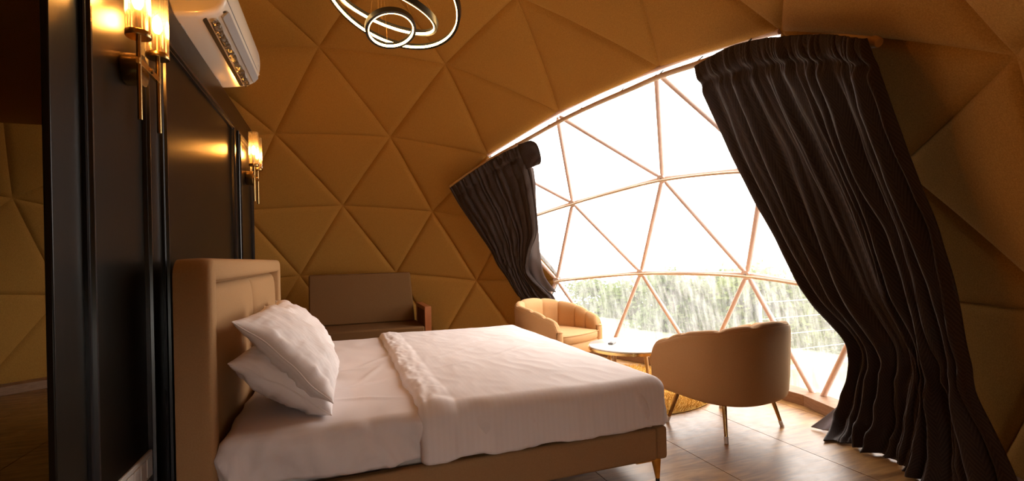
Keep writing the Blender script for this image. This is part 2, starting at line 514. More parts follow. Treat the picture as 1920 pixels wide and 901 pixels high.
# base timber ring below the window (chords between base nodes)
base_ids = sorted([i for i in range(len(DV)) if abs(DV[i].z) < .05 and i in adj], key=lambda i: math.atan2(DV[i].y, DV[i].x))
ring = bpy.data.objects.new('baseboard_ring', None); COL.objects.link(ring); struct(ring)
for q in range(len(base_ids)):
    a, b = DV[base_ids[q]].copy(), DV[base_ids[(q+1) % len(base_ids)]].copy()
    a.z = b.z = 0
    ua, ub = a.normalized(), b.normalized()
    k = MB()
    k.add([a*.955, b*.955, b*1.0, a*1.0, a*.955+Vector((0,0,.085)), b*.955+Vector((0,0,.085)), b+Vector((0,0,.085)), a+Vector((0,0,.085))],
          [(0,3,2,1),(4,5,6,7),(0,1,5,4),(1,2,6,5),(2,3,7,6),(3,0,4,7)])
    k.build('base_beam', M['basewood'], ring, bevel=.004)

# ------------------------------------------------------------------ floor: big wood sheets laid in rows
floor = MB()
floor.lathe([(0.001, -.06), (R*1.02, -.06), (R*1.02, -.022), (0.001, -.022)], seg=64)
floor = struct(floor.build('floor', M['seam'], smooth=False))
W = .65; x = 3.0 - 11*W; RF = R*1.0
while x < RF:
    a, b = max(x+.0025, -RF), min(x+W-.0025, RF)
    if b > a + .02:
        pts = []
        n = 14
        lo, hi = [], []
        for i in range(n+1):
            xx = a+(b-a)*i/n; yy = math.sqrt(max(0, RF*RF-xx*xx))
            lo.append((xx, -yy)); hi.append((xx, yy))
        k = MB()
        poly = lo + hi[::-1]
        # drop duplicates at the rim
        poly = [p for i, p in enumerate(poly) if i == 0 or (abs(p[0]-poly[i-1][0])+abs(p[1]-poly[i-1][1])) > 1e-5]
        nn = len(poly)
        k.add([(p[0], p[1], 0) for p in poly]+[(p[0], p[1], -.021) for p in poly],
              [tuple(range(nn)), tuple(range(2*nn-1, nn-1, -1))]+[(i, (i+1) % nn, nn+(i+1) % nn, nn+i) for i in range(nn)])
        k.build('floor_board', M['floor'], floor, smooth=False)
    x += W

# ------------------------------------------------------------------ headboard partition wall
WX = -.32; WZ = 2.37
wall = struct(boxobj('wall_left', (WX-.018, -1.66, 0), (WX, 1.535, WZ), M['wallpaint'], bevel=.004))
poly = [(WX-.019, -1.655), (WX-.019, 1.53)]
for i in range(17):
    y = 1.53-(1.53+1.655)*i/16; poly.append((-math.sqrt(3.00**2-y*y), y))
k = MB(); nn = len(poly)
k.add([(p[0], p[1], WZ-.002) for p in poly]+[(p[0], p[1], WZ-.05) for p in poly],
      [tuple(range(nn)), tuple(range(2*nn-1, nn-1, -1))]+[(i, (i+1) % nn, nn+(i+1) % nn, nn+i) for i in range(nn)])
struct(k.build('added_shade_ceiling', M['liner'], smooth=False))  # added slab that blocks overhead light from the space behind the partition
def frame_moulding(y0, y1, z0, z1):
    prof = [(0, 0), (.0, .010), (.004, .013), (.010, .013), (.013, .006), (.017, .006), (.021, .020), (.030, .020), (.034, .009), (.038, .009), (.041, .013), (.046, .013), (.048, 0)]
    k = MB(); rings = []
    for d, h in prof:
        rings.append([(WX+h, y0+d, z0+d), (WX+h, y1-d, z0+d), (WX+h, y1-d, z1-d), (WX+h, y0+d, z1-d)])
    k.grid(rings, cv=True)
    return k.build('panel_moulding', M['mould'], wall, smooth=False)
frame_moulding(-1.500, -.985, .16, 2.20)
frame_moulding(-.835, .665, .16, 2.20)
frame_moulding(.835, 1.425, .16, 2.20)
boxobj('skirting_board', (WX, -1.655, 0), (WX+.014, 1.53, .12), M['mould'], wall, bevel=.003)

# ------------------------------------------------------------------ white outlet strip on the wall
t = thing('wall_socket', 'long white electrical socket plate low on dark wall beside headboard', 'socket', (WX, -1.22, .449))
boxobj('cover_plate', (0, -.19, -.049), (.012, .19, .049), M['socket'], t, bevel=.004)
for i in range(6):
    y0 = -.17+i*.058
    boxobj('switch_module', (.0125, y0, -.034), (.017, y0+.052, .034), M['socket'], t, bevel=.0025)

# ------------------------------------------------------------------ wall sconces
def make_sconce():
    t = thing('wall_sconce', 'x', 'lamp', (WX, -1.18, 1.90), 0, 'brass sconces on the headboard wall')
    k = MB(); k.tube([(0,0,0),(.006,0,0),(.055,0,0)], [.052,.056,.056], 32); k.build('backplate', M['brass'], t, bevel=.002)
    k = MB(); k.tube([(.055,0,0),(.085,0,0)], .009, 12); k.build('stem', M['brass'], t)
    k = MB(); k.box((.066, -.105, -.011), (.078, .105, .011)); k.build('crossbar', M['brightbrass'], t, bevel=.001)
    for sy in (-1, 1):
        y = sy*.093
        k = MB(); k.tube([(.072, y, -.200), (.072, y, .085)], .0075, 14); k.build('rod', M['brass'], t)
        k = MB(); k.lathe([(0.0005,.080),(.036,.080),(.038,.083),(.038,.098),(.036,.100),(0.0005,.100)], (.072, y, 0), 32); k.build('shade_base', M['brass'], t)
        k = MB(); k.lathe([(.0345,.100),(.0345,.355),(.0315,.355),(.0315,.102)], (.072, y, 0), 144, .0020, 24)
        g = k.build('glass_shade', M['glass'], t)
        k = MB(); k.lathe([(0.0005,.100),(.011,.100),(.011,.172),(0.0005,.174)], (.072, y, 0), 16); k.build('candle_sleeve', M['brightbrass'], t)
        k = MB(); k.lathe([(0.0005,.174),(.009,.180),(.015,.194),(.0155,.212),(.010,.234),(0.0005,.246)], (.072, y, 0), 16); k.build('bulb', M['bulb'], t)
    return t
s1 = make_sconce(); s1['label'] = 'lit brass twin-tube wall sconce nearest the camera, left of the headboard'
s2 = copy_tree(s1); s2.location = (WX, 1.18, 1.90)
s2['label'] = 'lit brass twin-tube wall sconce at far end of dark panelled wall'

# ------------------------------------------------------------------ air conditioner on top of the partition
def make_ac():
    t = thing('air_conditioner', 'white split air conditioner with open louvre above the dark wall', 'air conditioner', (WX, -.085, WZ))
    L = .515
    prof = [(-.10,.004),(-.02,.004),(.10,.022),(.165,.046),(.195,.075),(.213,.115),(.222,.18),(.216,.25),(.196,.29),(.14,.305),(-.10,.305)]
    # body skin, with the outlet slot left open between profile points 3 and 4 (index), rounded ends
    k = MB(); rings = []
    pp = [Vector((x, 0, z)) for x, z in prof]; prof = []
    for i in range(len(pp)-1):
        for q in range(4):
            v = cr(pp[max(i-1,0)], pp[i], pp[i+1], pp[min(i+2,len(pp)-1)], q/4); prof.append((v.x, v.z))
    prof.append((pp[-1].x, pp[-1].z))
    ds = [0, .003, .009, .018, .03]; ss = [.86, .92, .965, .99, 1.0]
    ys = [-L+d for d in ds]+[L-d for d in ds[::-1]]; sc = ss+ss[::-1]
    cx, cz = .06, .16
    for y, s in zip(ys, sc):
        rings.append([(cx+(x-cx)*s, y, cz+(z-cz)*s) for x, z in prof])
    k.grid(rings, cv=True)
    n = len(prof)
    k.f.append(tuple(range(n))); k.f.append(tuple(9*n+i for i in reversed(range(n))))
    k.build('housing', M['acwhite'], t)
    # outlet slot: dark recess lying on the lower front curve
    def band(p0, p1, y0, y1, out, name, m, n=10, rr=.03):
        # rounded rectangle patch between 2 profile points
        p0 = Vector((p0[0], 0, p0[1])); p1 = Vector((p1[0], 0, p1[1]))
        d = p1-p0; w = d.length; d.normalize(); nn = Vector((d.z, 0, -d.x))*1.0
        pts = []
        rr = min(rr, w/2-.001)
        for (cu, cvv, a0) in ((w-rr, y1-rr, 0), (rr, y1-rr, PI/2), (rr, y0+rr, PI), (w-rr, y0+rr, 1.5*PI)):
            for i in range(7):
                a = a0+i*PI/12
                pts.append((cu+rr*math.cos(a), cvv+rr*math.sin(a)))
        k = MB()
        top = [p0+d*u+Vector((0, v, 0))+nn*out for u, v in pts]; bot = [q-nn*(out+.006) for q in top]
        c = len(top)
        k.add(top+bot, [tuple(range(c)), tuple(range(2*c-1, c-1, -1))]+[(i,(i+1)%c,c+(i+1)%c,c+i) for i in range(c)])
        return k.build(name, m, t, smooth=False)
    band((.098,.0215), (.202,.080), -L+.04, L-.03, .0055, 'air_outlet', M['acdark'])
    band((.176,.052), (.204,.086), -L+.06, L-.05, .012, 'louvre_flap', M['acgrey'], rr=.012)
    # crumpled clear film hanging in the slot
    k = MB(); P = []
    for i in range(41):
        y = -L+.06+i*(2*L-.1)/40
        row = []
        for j in range(5):
            row.append((.132+.0075*j+.012*nz(y*7, j*.7, 3), y, .020+.0042*j-.018*abs(nz(y*14, j*1.3, 1))))
        P.append(row)
    k.grid(P); k.build('protective_film', M['acfilm'], t, solid=.0015)
    # seam line of the front cover
    boxobj('front_cover_seam', (.2115, -L+.02, .1125), (.2165, L-.02, .1155), M['acgrey'], t)
    boxobj('indicator_light', (.2195, L-.09, .15), (.2235, L-.075, .157), M['button'], t)
    boxobj('mounting_foot', (-.09, -.42, 0), (-.0, -.34, .02), M['acgrey'], t)
    boxobj('mounting_foot', (-.09, .34, 0), (-.0, .42, .02), M['acgrey'], t)
make_ac()

# ------------------------------------------------------------------ bed
bed = thing('double_bed', 'tan upholstered bed with tall padded headboard against the dark wall', 'bed', (.9, 0, 0))
BO = Vector((.9, 0, 0))
def bl(x, y, z): return (x-BO.x, y, z)
YN, YF, XF, XH = -1.115, 1.125, 1.975, -.085
# headboard surround: rounded U frame
def hb_frame():
    k = MB()
    y0, y1, zt, b = -1.128, 1.16, 1.222, .10
    def loop(inset, x, r):
        a, c, t = y0+inset, y1-inset, zt-inset
        rr = max(.004, r-inset)
        pts = [(x, a, .03)]
        for i in range(9):
            an = PI-(PI/2)*i/8
            pts.append((x, a+rr+rr*math.cos(an), t-rr+rr*math.sin(an)))
        for i in range(9):
            an = PI/2-(PI/2)*i/8
            pts.append((x, c-rr+rr*math.cos(an), t-rr+rr*math.sin(an)))
        pts.append((x, c, .03))
        return pts
    rings = [loop(.0, -.205, .07), loop(-.003, -.17, .07), loop(-.004, -.12, .07), loop(-.002, -.095, .07), loop(.006, -.084, .07), loop(.018, -.079, .07), loop(.04, -.077, .07),
             loop(.066, -.078, .07), loop(.082, -.084, .07), loop(.090, -.096, .07), loop(.092, -.16, .07)]
    k.grid([[bl(*p) for p in r] for r in rings])
    k.build('headboard_frame', M['hb'], bed)
hb_frame()
boxobj('headboard_back', bl(-.205, -1.115, .03), bl(-.150, 1.145, 1.19), M['hb'], bed, bevel=.01)
for (a, c) in ((-1.036, .024), (.030, 1.066)):
    k = MB(); P = []
    n1, n2 = 18, 16
    for i in range(n1+1):
        row = []
        for j in range(n2+1):
            u, v = -1+2*i/n1, -1+2*j/n2
            u2, v2 = math.sin(u*PI/2), math.sin(v*PI/2)
            e = (1-abs(u2)**7)*(1-abs(v2)**7)
            row.append(bl(-.15+.055*e**.35, a+(c-a)*(u2+1)/2, .30+(1.118-.30)*(v2+1)/2))
        P.append(row)
    k.grid(P); k.build('headboard_cushion', M['hb'], bed)
boxobj('side_rail', bl(-.09, YN-.02, .128), bl(XF-.05, YN+.035, .297), M['hb'], bed, bevel=.016)
boxobj('side_rail', bl(-.09, YF-.035, .128), bl(XF-.05, YF+.02, .297), M['hb'], bed, bevel=.016)
boxobj('foot_rail', bl(XF-.052, YN-.022, .128), bl(XF+.012, YF+.022, .300), M['hb'], bed, bevel=.018)
boxobj('slat_base', bl(-.07, YN+.04, .20), bl(XF-.06, YF-.04, .262), M['mattress'], bed)
def bed_leg(cx, cy, sx, sy):
    k = MB()
    # bracket plate
    x0, x1 = sorted((cx, cx-sx*.15)); y0, y1 = sorted((cy, cy-sy*.05))
    k.box(bl(x0, y0, .113), bl(x1, y1, .128))
    # tapered blade leg
    w0, w1 = .040, .016
    top = [(cx, cy), (cx-sx*w0, cy), (cx-sx*w0, cy-sy*.030), (cx, cy-sy*.030)]
    lo = [(cx-sx*.006, cy-sy*.004), (cx-sx*(.006+w1), cy-sy*.004), (cx-sx*(.006+w1), cy-sy*.02), (cx-sx*.006, cy-sy*.02)]
    k.add([bl(p[0], p[1], .113) for p in top]+[bl(p[0], p[1], .014) for p in lo],
          [(0,1,2,3),(7,6,5,4),(0,4,5,1),(1,5,6,2),(2,6,7,3),(3,7,4,0)])
    o = k.build('leg', M['brightbrass'], bed, smooth=False)
    k = MB(); c = bl(cx-sx*.014, cy-sy*.012, 0); k.lathe([(0.0005,0),(.011,0),(.011,.014),(0.0005,.014)], c, 12); k.build('foot_pad', M['acdark'], o)
for cx, cy, sx, sy in ((XF-.012, YN+.01, 1, -1), (XF-.012, YF-.01, 1, 1), (.0, YN+.01, -1, -1), (.0, YF-.01, -1, 1)): bed_leg(cx, cy, sx, sy)

k = MB(); k.box((-.045, YN+.05, .262), (XF-.075, YF-.05, .495))
tag(k.build('mattress', M['mattress'], None, bevel=.04), 'thick mattress under the white bedding on the tan bed', 'mattress')

def fold(d, r):
    if d <= 0: return 0.0, 0.0
    if d < r*PI/2: return r*math.sin(d/r), r*(1-math.cos(d/r))
    return r, r+(d-r*PI/2)
def drape(name, m, x0, x1, y0, y1, ztop, r, drop, wr, foot=True, head=False, label='', cat='', group=None, nx=150, ny=190, seed=0, side=None, lead=None, bump_edge=0):
    """cloth over a box x0..x1, y0..y1 with rounded drop at the sides"""
    Ls = drop-r+r*PI/2
    S0 = x0-(Ls if head else 0); S1 = x1+(Ls if foot else 0)
    T0, T1 = y0-Ls, y1+Ls
    k = MB(); P = []
    for i in range(nx+1):
        s = S0+(S1-S0)*i/nx
        row = []
        for j in range(ny+1):
            t = T0+(T1-T0)*j/ny
            ss = s
            if lead: ss = s+lead(t)*max(0, 1-(s-S0)/.35)
            dx = (ss-x1) if ss > x1 else ((ss-x0) if (head and ss < x0) else 0)
            dy = (t-y1) if t > y1 else ((t-y0) if t < y0 else 0)
            bx = min(max(ss, x0 if head else -9), x1); by = min(max(t, y0), y1)
            d = math.hypot(dx, dy)
            d = min(d, Ls)
            px, dz = fold(d, r)
            if d > 0:
                h = math.hypot(dx, dy); ux, uy = dx/h, dy/h
            else: ux = uy = 0
            w = wr(ss, t, d)                 # (normal displacement, vertical displacement)
            f = min(1, d/(r*1.2))
            x = bx+ux*(px+w[0]*f); y = by+uy*(px+w[0]*f)
            z = ztop-dz+w[1]*(1-f)+ (w[2] if len(w) > 2 else 0)*(1 if d >= Ls-1e-6 else (d/Ls)**3)
            if bump_edge:
                e = (s-S0)
                if e < .16:
                    q = e/.16
                    lift = bump_edge*(math.sin(min(1, q*1.0)*PI)**.8 if 0 < q < 1 else 0)*(.6+1.6*abs(nz(t*5, 3, 3))) - (.032*(1-min(1, q*7))**2)
                    z += lift*(1-f); x += ux*lift*f; y += uy*lift*f
            row.append((x, y, z))
        P.append(row)
    k.grid(P)
    o = k.build(name, m, None, solid=.006)
    return tag(o, label, cat, group)
def wr_sheet(x, t, d):
    a = .006*nz(x*3, t*3, 1)+.004*nz(x*9, t*5, 2)
    # creases spreading from the pillows
    for cx, cy, an, ln, am in ((.42,-.55,.5,.22,.011),(.55,-.25,1.2,.18,.009),(.5,-.8,-.3,.2,.008),(.6,.1,.9,.15,.008),(.45,-.1,.2,.12,.009)):
        u = (x-cx)*math.cos(an)+(t-cy)*math.sin(an); v = -(x-cx)*math.sin(an)+(t-cy)*math.cos(an)
        a += am*math.exp(-(u/ln)**2-(v/.018)**2)
    s = .012*nz(x*7+t*1.5, t*2.2, 5)+.010*nz(x*16+t*5, t*3, 9)+.006*nz(x*30+t*9, t*8, 4)
    s += .010*math.exp(-((x-.12-(t+1.1)*.5)/.02)**2)+.012*math.exp(-((x-.02-(t+1.1)*.35)/.018)**2)
    s += .034*(1-2*abs(nz(x*5+t*3.5+d*2, d*3-x*1.5, 31)))*min(1, d/.1)-.006
    return (s+.012, a, .012*nz(x*4, 7, 3))
drape('bed_sheet', M['sheet'], -.02, XF-.10, YN+.035, YF-.035, .527, .035, .20, wr_sheet, foot=True, head=True,
      label='white striped fitted sheet stretched over the mattress beside the pillows', cat='sheet')
def wr_duvet(x, t, d):
    a = .010*nz(x*1.6, t*1.6, 11)+.005*nz(x*5, t*4, 12)
    for cx, cy, an, ln, am in ((1.35,.35,.45,.28,.008),(1.2,.05,.55,.30,.007),(1.05,-.35,.35,.22,.006),(1.5,-.1,.6,.22,.006)):
        u = (x-cx)*math.cos(an)+(t-cy)*math.sin(an); v = -(x-cx)*math.sin(an)+(t-cy)*math.cos(an)
        a += am*math.exp(-(u/ln)**2-(v/.022)**2)
    e = max(0, 1-(x-.70)/.16)
    a += e*(.012*nz(x*22, t*7, 3)+.009*nz(x*34, t*18, 8))+.004*(.5-abs(nz(x*9+t*3, t*5-x*3, 19)))
    # soft lean-in towards the far foot
    s = .016*nz(x*3, 2, 15)+.010*nz(x*9, t*.8, 16)+.004*nz(x*24, t*.8, 17)+.03*min(1, d/.3)
    return (s, a, .014*nz(x*5, 3, 20)+.006*nz(x*17, 5, 21))
def lead(t): return .015*nz(t*3, 1.5, 6)+.008*nz(t*9, 4, 1)
drape('duvet', M['duvet'], .70, XF-.055, YN+.035, YF-.03, .556, .060, .235, wr_duvet, foot=True, head=False,
      label='white striped duvet folded back over the foot half of the bed', cat='duvet', nx=170, ny=210, lead=lead, bump_edge=.012)

# pillows
def pillow(loc, rx_axis, up_axis, L, Wd, T, label, seed, sag=0.0):
    """rx_axis = long axis, up_axis = short axis, both world unit vectors"""
    a = Vector(rx_axis).normalized(); b = Vector(up_axis); b = (b-a*b.dot(a)).normalized(); c = a.cross(b)
    n = 44
    k = MB()
    for side in (1, -1):
        P = []
        for i in range(n+1):
            row = []
            for j in range(n+1):
                u, v = -1+2*i/n, -1+2*j/n
                uu, vv = math.sin(u*PI/2), math.sin(v*PI/2)
                e = max(0, (1-uu*uu))*max(0, (1-vv*vv))
                h = T/2*e**.42
                # corner ears, waisted sides
                x = uu*L/2*(1-.07*(1-vv*vv)); y = vv*Wd/2*(1-.09*(1-uu*uu))
                ang = math.atan2(vv, uu); rad = math.hypot(uu, vv)
                w = .010*nz(uu*3+seed, vv*3, side)+.006*nz(uu*7, vv*8+seed, side*2)
                # gathers radiating from the edges
                edge = min(1, max(0, (max(abs(uu), abs(vv))-.35)/.5))
                w += .022*edge*nz(uu*8, vv*1.5, seed)*abs(vv)*e**.2+.022*edge*nz(vv*8, uu*1.5, seed+3)*abs(uu)*e**.2+.016*(.4-abs(nz(uu*2.6+vv*2.5, (uu-vv)*.9, seed+5)))+.006*(.5-abs(nz(uu*7+vv*2, vv*5, seed+7)))
                z = side*(h+(w if e > 0 else 0)*min(1, e*8))-sag*(uu*uu)*.5 - sag*vv*vv*.2
                z += .014*nz(uu*1.5+seed, vv*2, 9)
                row.append((x, y, z))
            P.append(row)
        k.grid(P)
    edge_pts = []
    for P0 in [P]:
        ii = [(i, 0) for i in range(n)]+[(n, j) for j in range(n)]+[(i, n) for i in range(n, 0, -1)]+[(0, j) for j in range(n, 0, -1)]
        edge_pts = [P0[i][j] for i, j in ii]
    o = k.build('pillow', M['pillow'], None)
    k = MB(); k.tube(edge_pts, .0035, 6, closed=True); k.build('edge_seam', M['pillow'], o)
    mm = Matrix.Identity(4)
    for q in range(3): mm[q][0], mm[q][1], mm[q][2], mm[q][3] = a[q], b[q], c[q], loc[q]
    o.matrix_world = mm
    return tag(o, label, 'pillow', 'white pillows at the headboard')
PG = [
 ((.160,-.675,.685), (.02,1,.0), (-.72,0,.48), .72, .46, .24, 'crushed white pillow at the bottom of the near stack, against the headboard', 1, .02),
 ((.185,-.690,.800), (.03,1,.0), (-.60,-.05,.60), .74, .52, .17, 'white striped pillow on top of the near stack, closest to camera', 5, .03),
 ((.155,.16,.770), (-.03,1,0), (-.60,0,.62), .74, .50, .17, 'white striped pillow behind the near stack, on the far half of the bed', 9, .03)]
for p in PG: pillow(*p)

# ------------------------------------------------------------------ tub armchairs with channelled backs
def plan(q, a, b, yf):
    """q 0..1 around the shell, from front-left round the back to front-right; chair faces +y"""
    # pieces: straight arm, half superellipse, straight arm
    arm = yf/(yf+b*1.5+yf)*.9
    if q < arm:
        f = q/arm; return (-a*(.93+.07*f), yf*(1-f))
    if q > 1-arm:
        f = (1-q)/arm; return (a*(.93+.07*f), yf*(1-f))
    th = PI+(q-arm)/(1-2*arm)*PI
    c, s = math.cos(th), math.sin(th)
    e = 2/2.5
    return (a*math.copysign(abs(c)**e, c), b*math.copysign(abs(s)**e, s))
def make_chair():
    t = thing('tub_armchair', 'x', 'armchair', (0,0,0), 0, 'mustard tub armchairs by the window')
    A, B, YFR = .386, .370, .33
    ZB = .235
    def top_h(q):
        s = abs(q-.5)*2
        return .732-.185*(s**1.5)
    def inner(q, d):   # offset inwards by d
        e = .002
        x0, y0 = plan(max(0, q-e), A, B, YFR); x1, y1 = plan(min(1, q+e), A, B, YFR)
        tx, ty = x1-x0, y1-y0; l = math.hypot(tx, ty); nx, ny = -ty/l, tx/l
        x, y = plan(q, A, B, YFR)
        return (x+nx*d, y+ny*d)
    n = 72
    # outer shell
    k = MB(); P = []
    for i in range(n+1):
        q = i/n; H = top_h(q); s = abs(q-.5)*2
        fr = max(0, (s-.94)/.06)                         # front arm roll
        H2 = H-.055*fr**2.2
        row = []
        for f, d in ((0, .10), (0, .035), (.03, .018), (.10, .008), (.3, .0), (.6, -.006), (.9, -.010), (.98, -.006), (1.0, .004), (1.0, .02)):
            zb = ZB+.020*s**2
            x, y = inner(q, d+(.03*fr if False else 0))
            row.append((x, y, zb+(H2-zb)*f))
        P.append(row)
    k.grid(P)
    k.build('outer_shell', M['chair'], t)
    # piping round the top rim
    pts = []
    for i in range(n+1):
        q = i/n; s = abs(q-.5)*2; fr = max(0, (s-.94)/.06)
        x, y = inner(q, .006); pts.append((x, y, top_h(q)-.055*fr**2.2+.001))
    for i in range(1, 6):
        x, y, z = pts[0] if False else (*inner(1, .010), top_h(1)-.055)
    lo = [(*inner(0, .01), z) for z in (.26, .36, .45)]
    hi = [(*inner(1, .01), z) for z in (.45, .36, .26)]
    k = MB(); k.tube(lo+pts+hi, .005, 8); k.build('piping', M['chair'], t)
    # channels: plump vertical cushions over the rim and down inside
    NC = 9
    for c in range(NC):
        q0, q1 = .004+c*.992/NC, .004+(c+1)*.992/NC
        k = MB(); P = []
        m1 = 10
        for i in range(m1+1):
            f = i/m1; q = q0+(q1-q0)*f
            bulge = math.sqrt(max(0, 1-(2*f-1)**2))
            end = (c == 0 and f < .25) or (c == NC-1 and f > .75)
            s = abs(q-.5)*2; fr = max(0, (s-.94)/.06)
            H = top_h(q)-.055*fr**2.2
            row = []
            TH = .070
            zs = .36
            for dd, zz in ((.006, 0), (.006, .004+.006*bulge), (.020, .008+.014*bulge), (.045, .008+.015*bulge), (TH-.006, -.002+.010*bulge), (TH+.014*bulge, -.028),
                           (TH+.020*bulge, -.08), (TH+.018*bulge, -.5), (TH+.012*bulge, -.85), (TH+.008*bulge, -1)):
                x, y = inner(q, dd)
                z = H+zz if zz > -.2 else H+(-.08)+(zs-(H-.08))*min(1, -zz)
                row.append((x, y, z))
            P.append(row)
        n0 = len(k.v); k.grid(P); c0 = len(P[0])
        k.f.append(tuple(n0+j for j in range(c0))); k.f.append(tuple(n0+m1*c0+j for j in reversed(range(c0))))
        k.build('back_channel', M['chair'], t)
    # rounded arm fronts
    for sgn in (-1, 1):
        k = MB(); P = []
        q = 0 if sgn < 0 else 1
        H = top_h(q)-.055
        for i in range(9):
            an = PI*i/8
            row = []
            xo = abs(inner(q, 0)[0]); w = .078
            for j, zz in enumerate((ZB+.02, .30, .40, H-.04, H-.012, H+.004)):
                sh = 1 if zz < H-.02 else (.9 if zz < H-.005 else .55)
                row.append((sgn*(xo-w/2+w/2*math.cos(an)*sh), YFR+.030*math.sin(an)*sh-.002, zz))
            P.append(row)
        P2 = [[tuple(p) for p in r]+[(sgn*(xo-w*.5), YFR+.004, H+.006)] for r in P]
        k.grid(P2)
        k.lathe([(.0005, -.012), (.034, -.012), (.036, -.002), (.026, .008), (.0005, .012)], (sgn*(xo-w/2), YFR-.006, H-.004), 20)
        k.build('arm_front', M['chair'], t)
    # seat base and seat cushion
    def seat_loop(d, z, yf):
        L = []
        for i in range(49):
            q = i/48; x, y = inner(q, d); L.append((x, min(y, yf), z))
        for i in range(1, 12):
            f = i/12; x0 = L[48][0]*0+inner(1, d)[0]
            L.append((x0*(1-2*f), yf+.035*math.sin(PI*f), z))
        return L
    for name, zz in (('seat_base', [(.05,.235,-.02),(.045,.25,0),(.04,.33,.005),(.05,.352,-.01)]),
                     ('seat_cushion', [(.09,.350,-.015),(.066,.358,.0),(.060,.375,.010),(.060,.415,.014),(.066,.432,.008),(.085,.442,-.01),(.16,.448,-.08),(.30,.450,-.2)])):
        k = MB(); rings = []
        for d, z, e in zz: rings.append(seat_loop(d, z, YFR+.005+e))
        k.grid(rings, cv=True)
        nn = len(rings[0]); k.f.append(tuple((len(rings)-1)*nn+i for i in range(nn))); k.f.append(tuple(reversed(range(nn))))
        k.build(name, M['chair'], t)
    x = [(*inner(1, .062), .432)]
    k = MB(); fr_ = [(p[0], p[1]+.001, .436) for p in seat_loop(.064, 0, YFR+.013)[48:]]
    fr_.append((inner(0, .064)[0], YFR+.013, .436))
    k.tube(fr_, .0045, 8); k.build('cushion_piping', M['chair'], t)
    # legs
    for sx, sy in ((-1,1),(1,1),(-1,-1),(1,-1)):
        ax, ay = sx*.235, (.19 if sy > 0 else -.17)
        bx, by = sx*.290, (.265 if sy > 0 else -.225)
        k = MB(); k.tube([(ax, ay, .25), (ax+(bx-ax)*.93, ay+(by-ay)*.93, .017)], [.0165, .0105], 16)
        l = k.build('leg', M['brass'], t)
        k = MB(); k.tube([(ax+(bx-ax)*.84, ay+(by-ay)*.84, .040), (bx, by, .0)], [.0135, .0135], 14); cp = k.build('foot_cap', M['cap'], l)
        cp['label'] = 'white protective foot cap'
    return t
chB = make_chair()
chB.location = (2.902, -.578, 0); chB.rotation_euler = (0, 0, math.radians(9))
chB['label'] = 'mustard velvet tub armchair seen from behind, nearest the big curtain'
chA = copy_tree(chB)
chA.location = (2.47, 1.30, 0); chA.rotation_euler = (0, 0, math.radians(180+25))
chA['label'] = 'mustard velvet tub armchair facing us behind the bed foot, below left curtain'

# ------------------------------------------------------------------ round table and remote
TC = (2.672, .235); TZ = .45
t = thing('coffee_table', 'round white-topped coffee table with gold edge between the two armchairs', 'table', (*TC, 0))
k = MB(); k.lathe([(0.0005,TZ-.014),(.335,TZ-.014),(.345,TZ-.010),(.345,TZ-.004),(.340,TZ),(0.0005,TZ)], seg=72); k.build('table_top', M['marble'], t)
k = MB(); k.lathe([(.338,TZ-.034),(.3485,TZ-.034),(.3485,TZ-.012),(.338,TZ-.012)], seg=72)
for a in (0,): k.grid([[(.338*math.cos(2*PI*i/72), .338*math.sin(2*PI*i/72), z) for i in range(72)] for z in (TZ-.012, TZ-.034)], cv=True)
k.build('gold_rim', M['brightbrass'], t)
k = MB(); k.lathe([(0.0005,TZ-.030),(.30,TZ-.030),(.30,TZ-.0145),(0.0005,TZ-.0145)], seg=48); k.build('under_frame', M['legwood'], t)
for i in range(4):
    a = math.radians(20+90*i)
    k = MB(); k.tube([(.20*math.cos(a), .20*math.sin(a), TZ-.028), (.275*math.cos(a), .275*math.sin(a), .016)], [.019, .012], 14)
    k.build('leg', M['legwood'], t)
r = thing('remote_control', 'small grey remote control lying on the white round table', 'remote', (2.56, .33, TZ), math.radians(-48))
boxobj('casing', (-.022, -.062, .001), (.022, .062, .016), M['remote'], r, bevel=.004)
boxobj('display', (-.014, .022, .0162), (.014, .052, .0168), M['button'], r)
for i in range(3):
    for j in range(2):
        boxobj('button', (-.014+.016*j, -.045+.02*i, .0162), (-.003+.016*j, -.034+.02*i, .0182), M['button'], r)

# ------------------------------------------------------------------ round shag rug
rug = thing('round_rug', 'round golden shag rug under the coffee table', 'rug', (2.73, .58, 0))
k = MB(); k.lathe([(0.0005,.001),(.82,.001),(.835,.006),(.825,.016),(0.0005,.018)], seg=72); k.build('rug_base', M['rug'], rug)
k = MB()
rs = random.Random(3)
for i in range(26000):
    rr = .84*math.sqrt(rs.random()); a = rs.random()*2*PI
    x, y = rr*math.cos(a), rr*math.sin(a)
    if y > .35 and x < .2: continue
    h = .016+.018*rs.random(); b = rs.random()*2*PI
    lx, ly = (rs.random()-.5)*.03+.014*math.cos(a*9), (rs.random()-.5)*.03+.01*math.sin(rr*30)
    w = .0028
    k.v += [(x-w*math.cos(b), y-w*math.sin(b), .012), (x+w*math.cos(b), y+w*math.sin(b), .012), (x+lx, y+ly, .012+h)]
    n = len(k.v); k.f.append((n-3, n-2, n-1))
o = k.build('rug_pile', M['rug'], rug, recalc=False, smooth=False); o['kind'] = 'stuff'

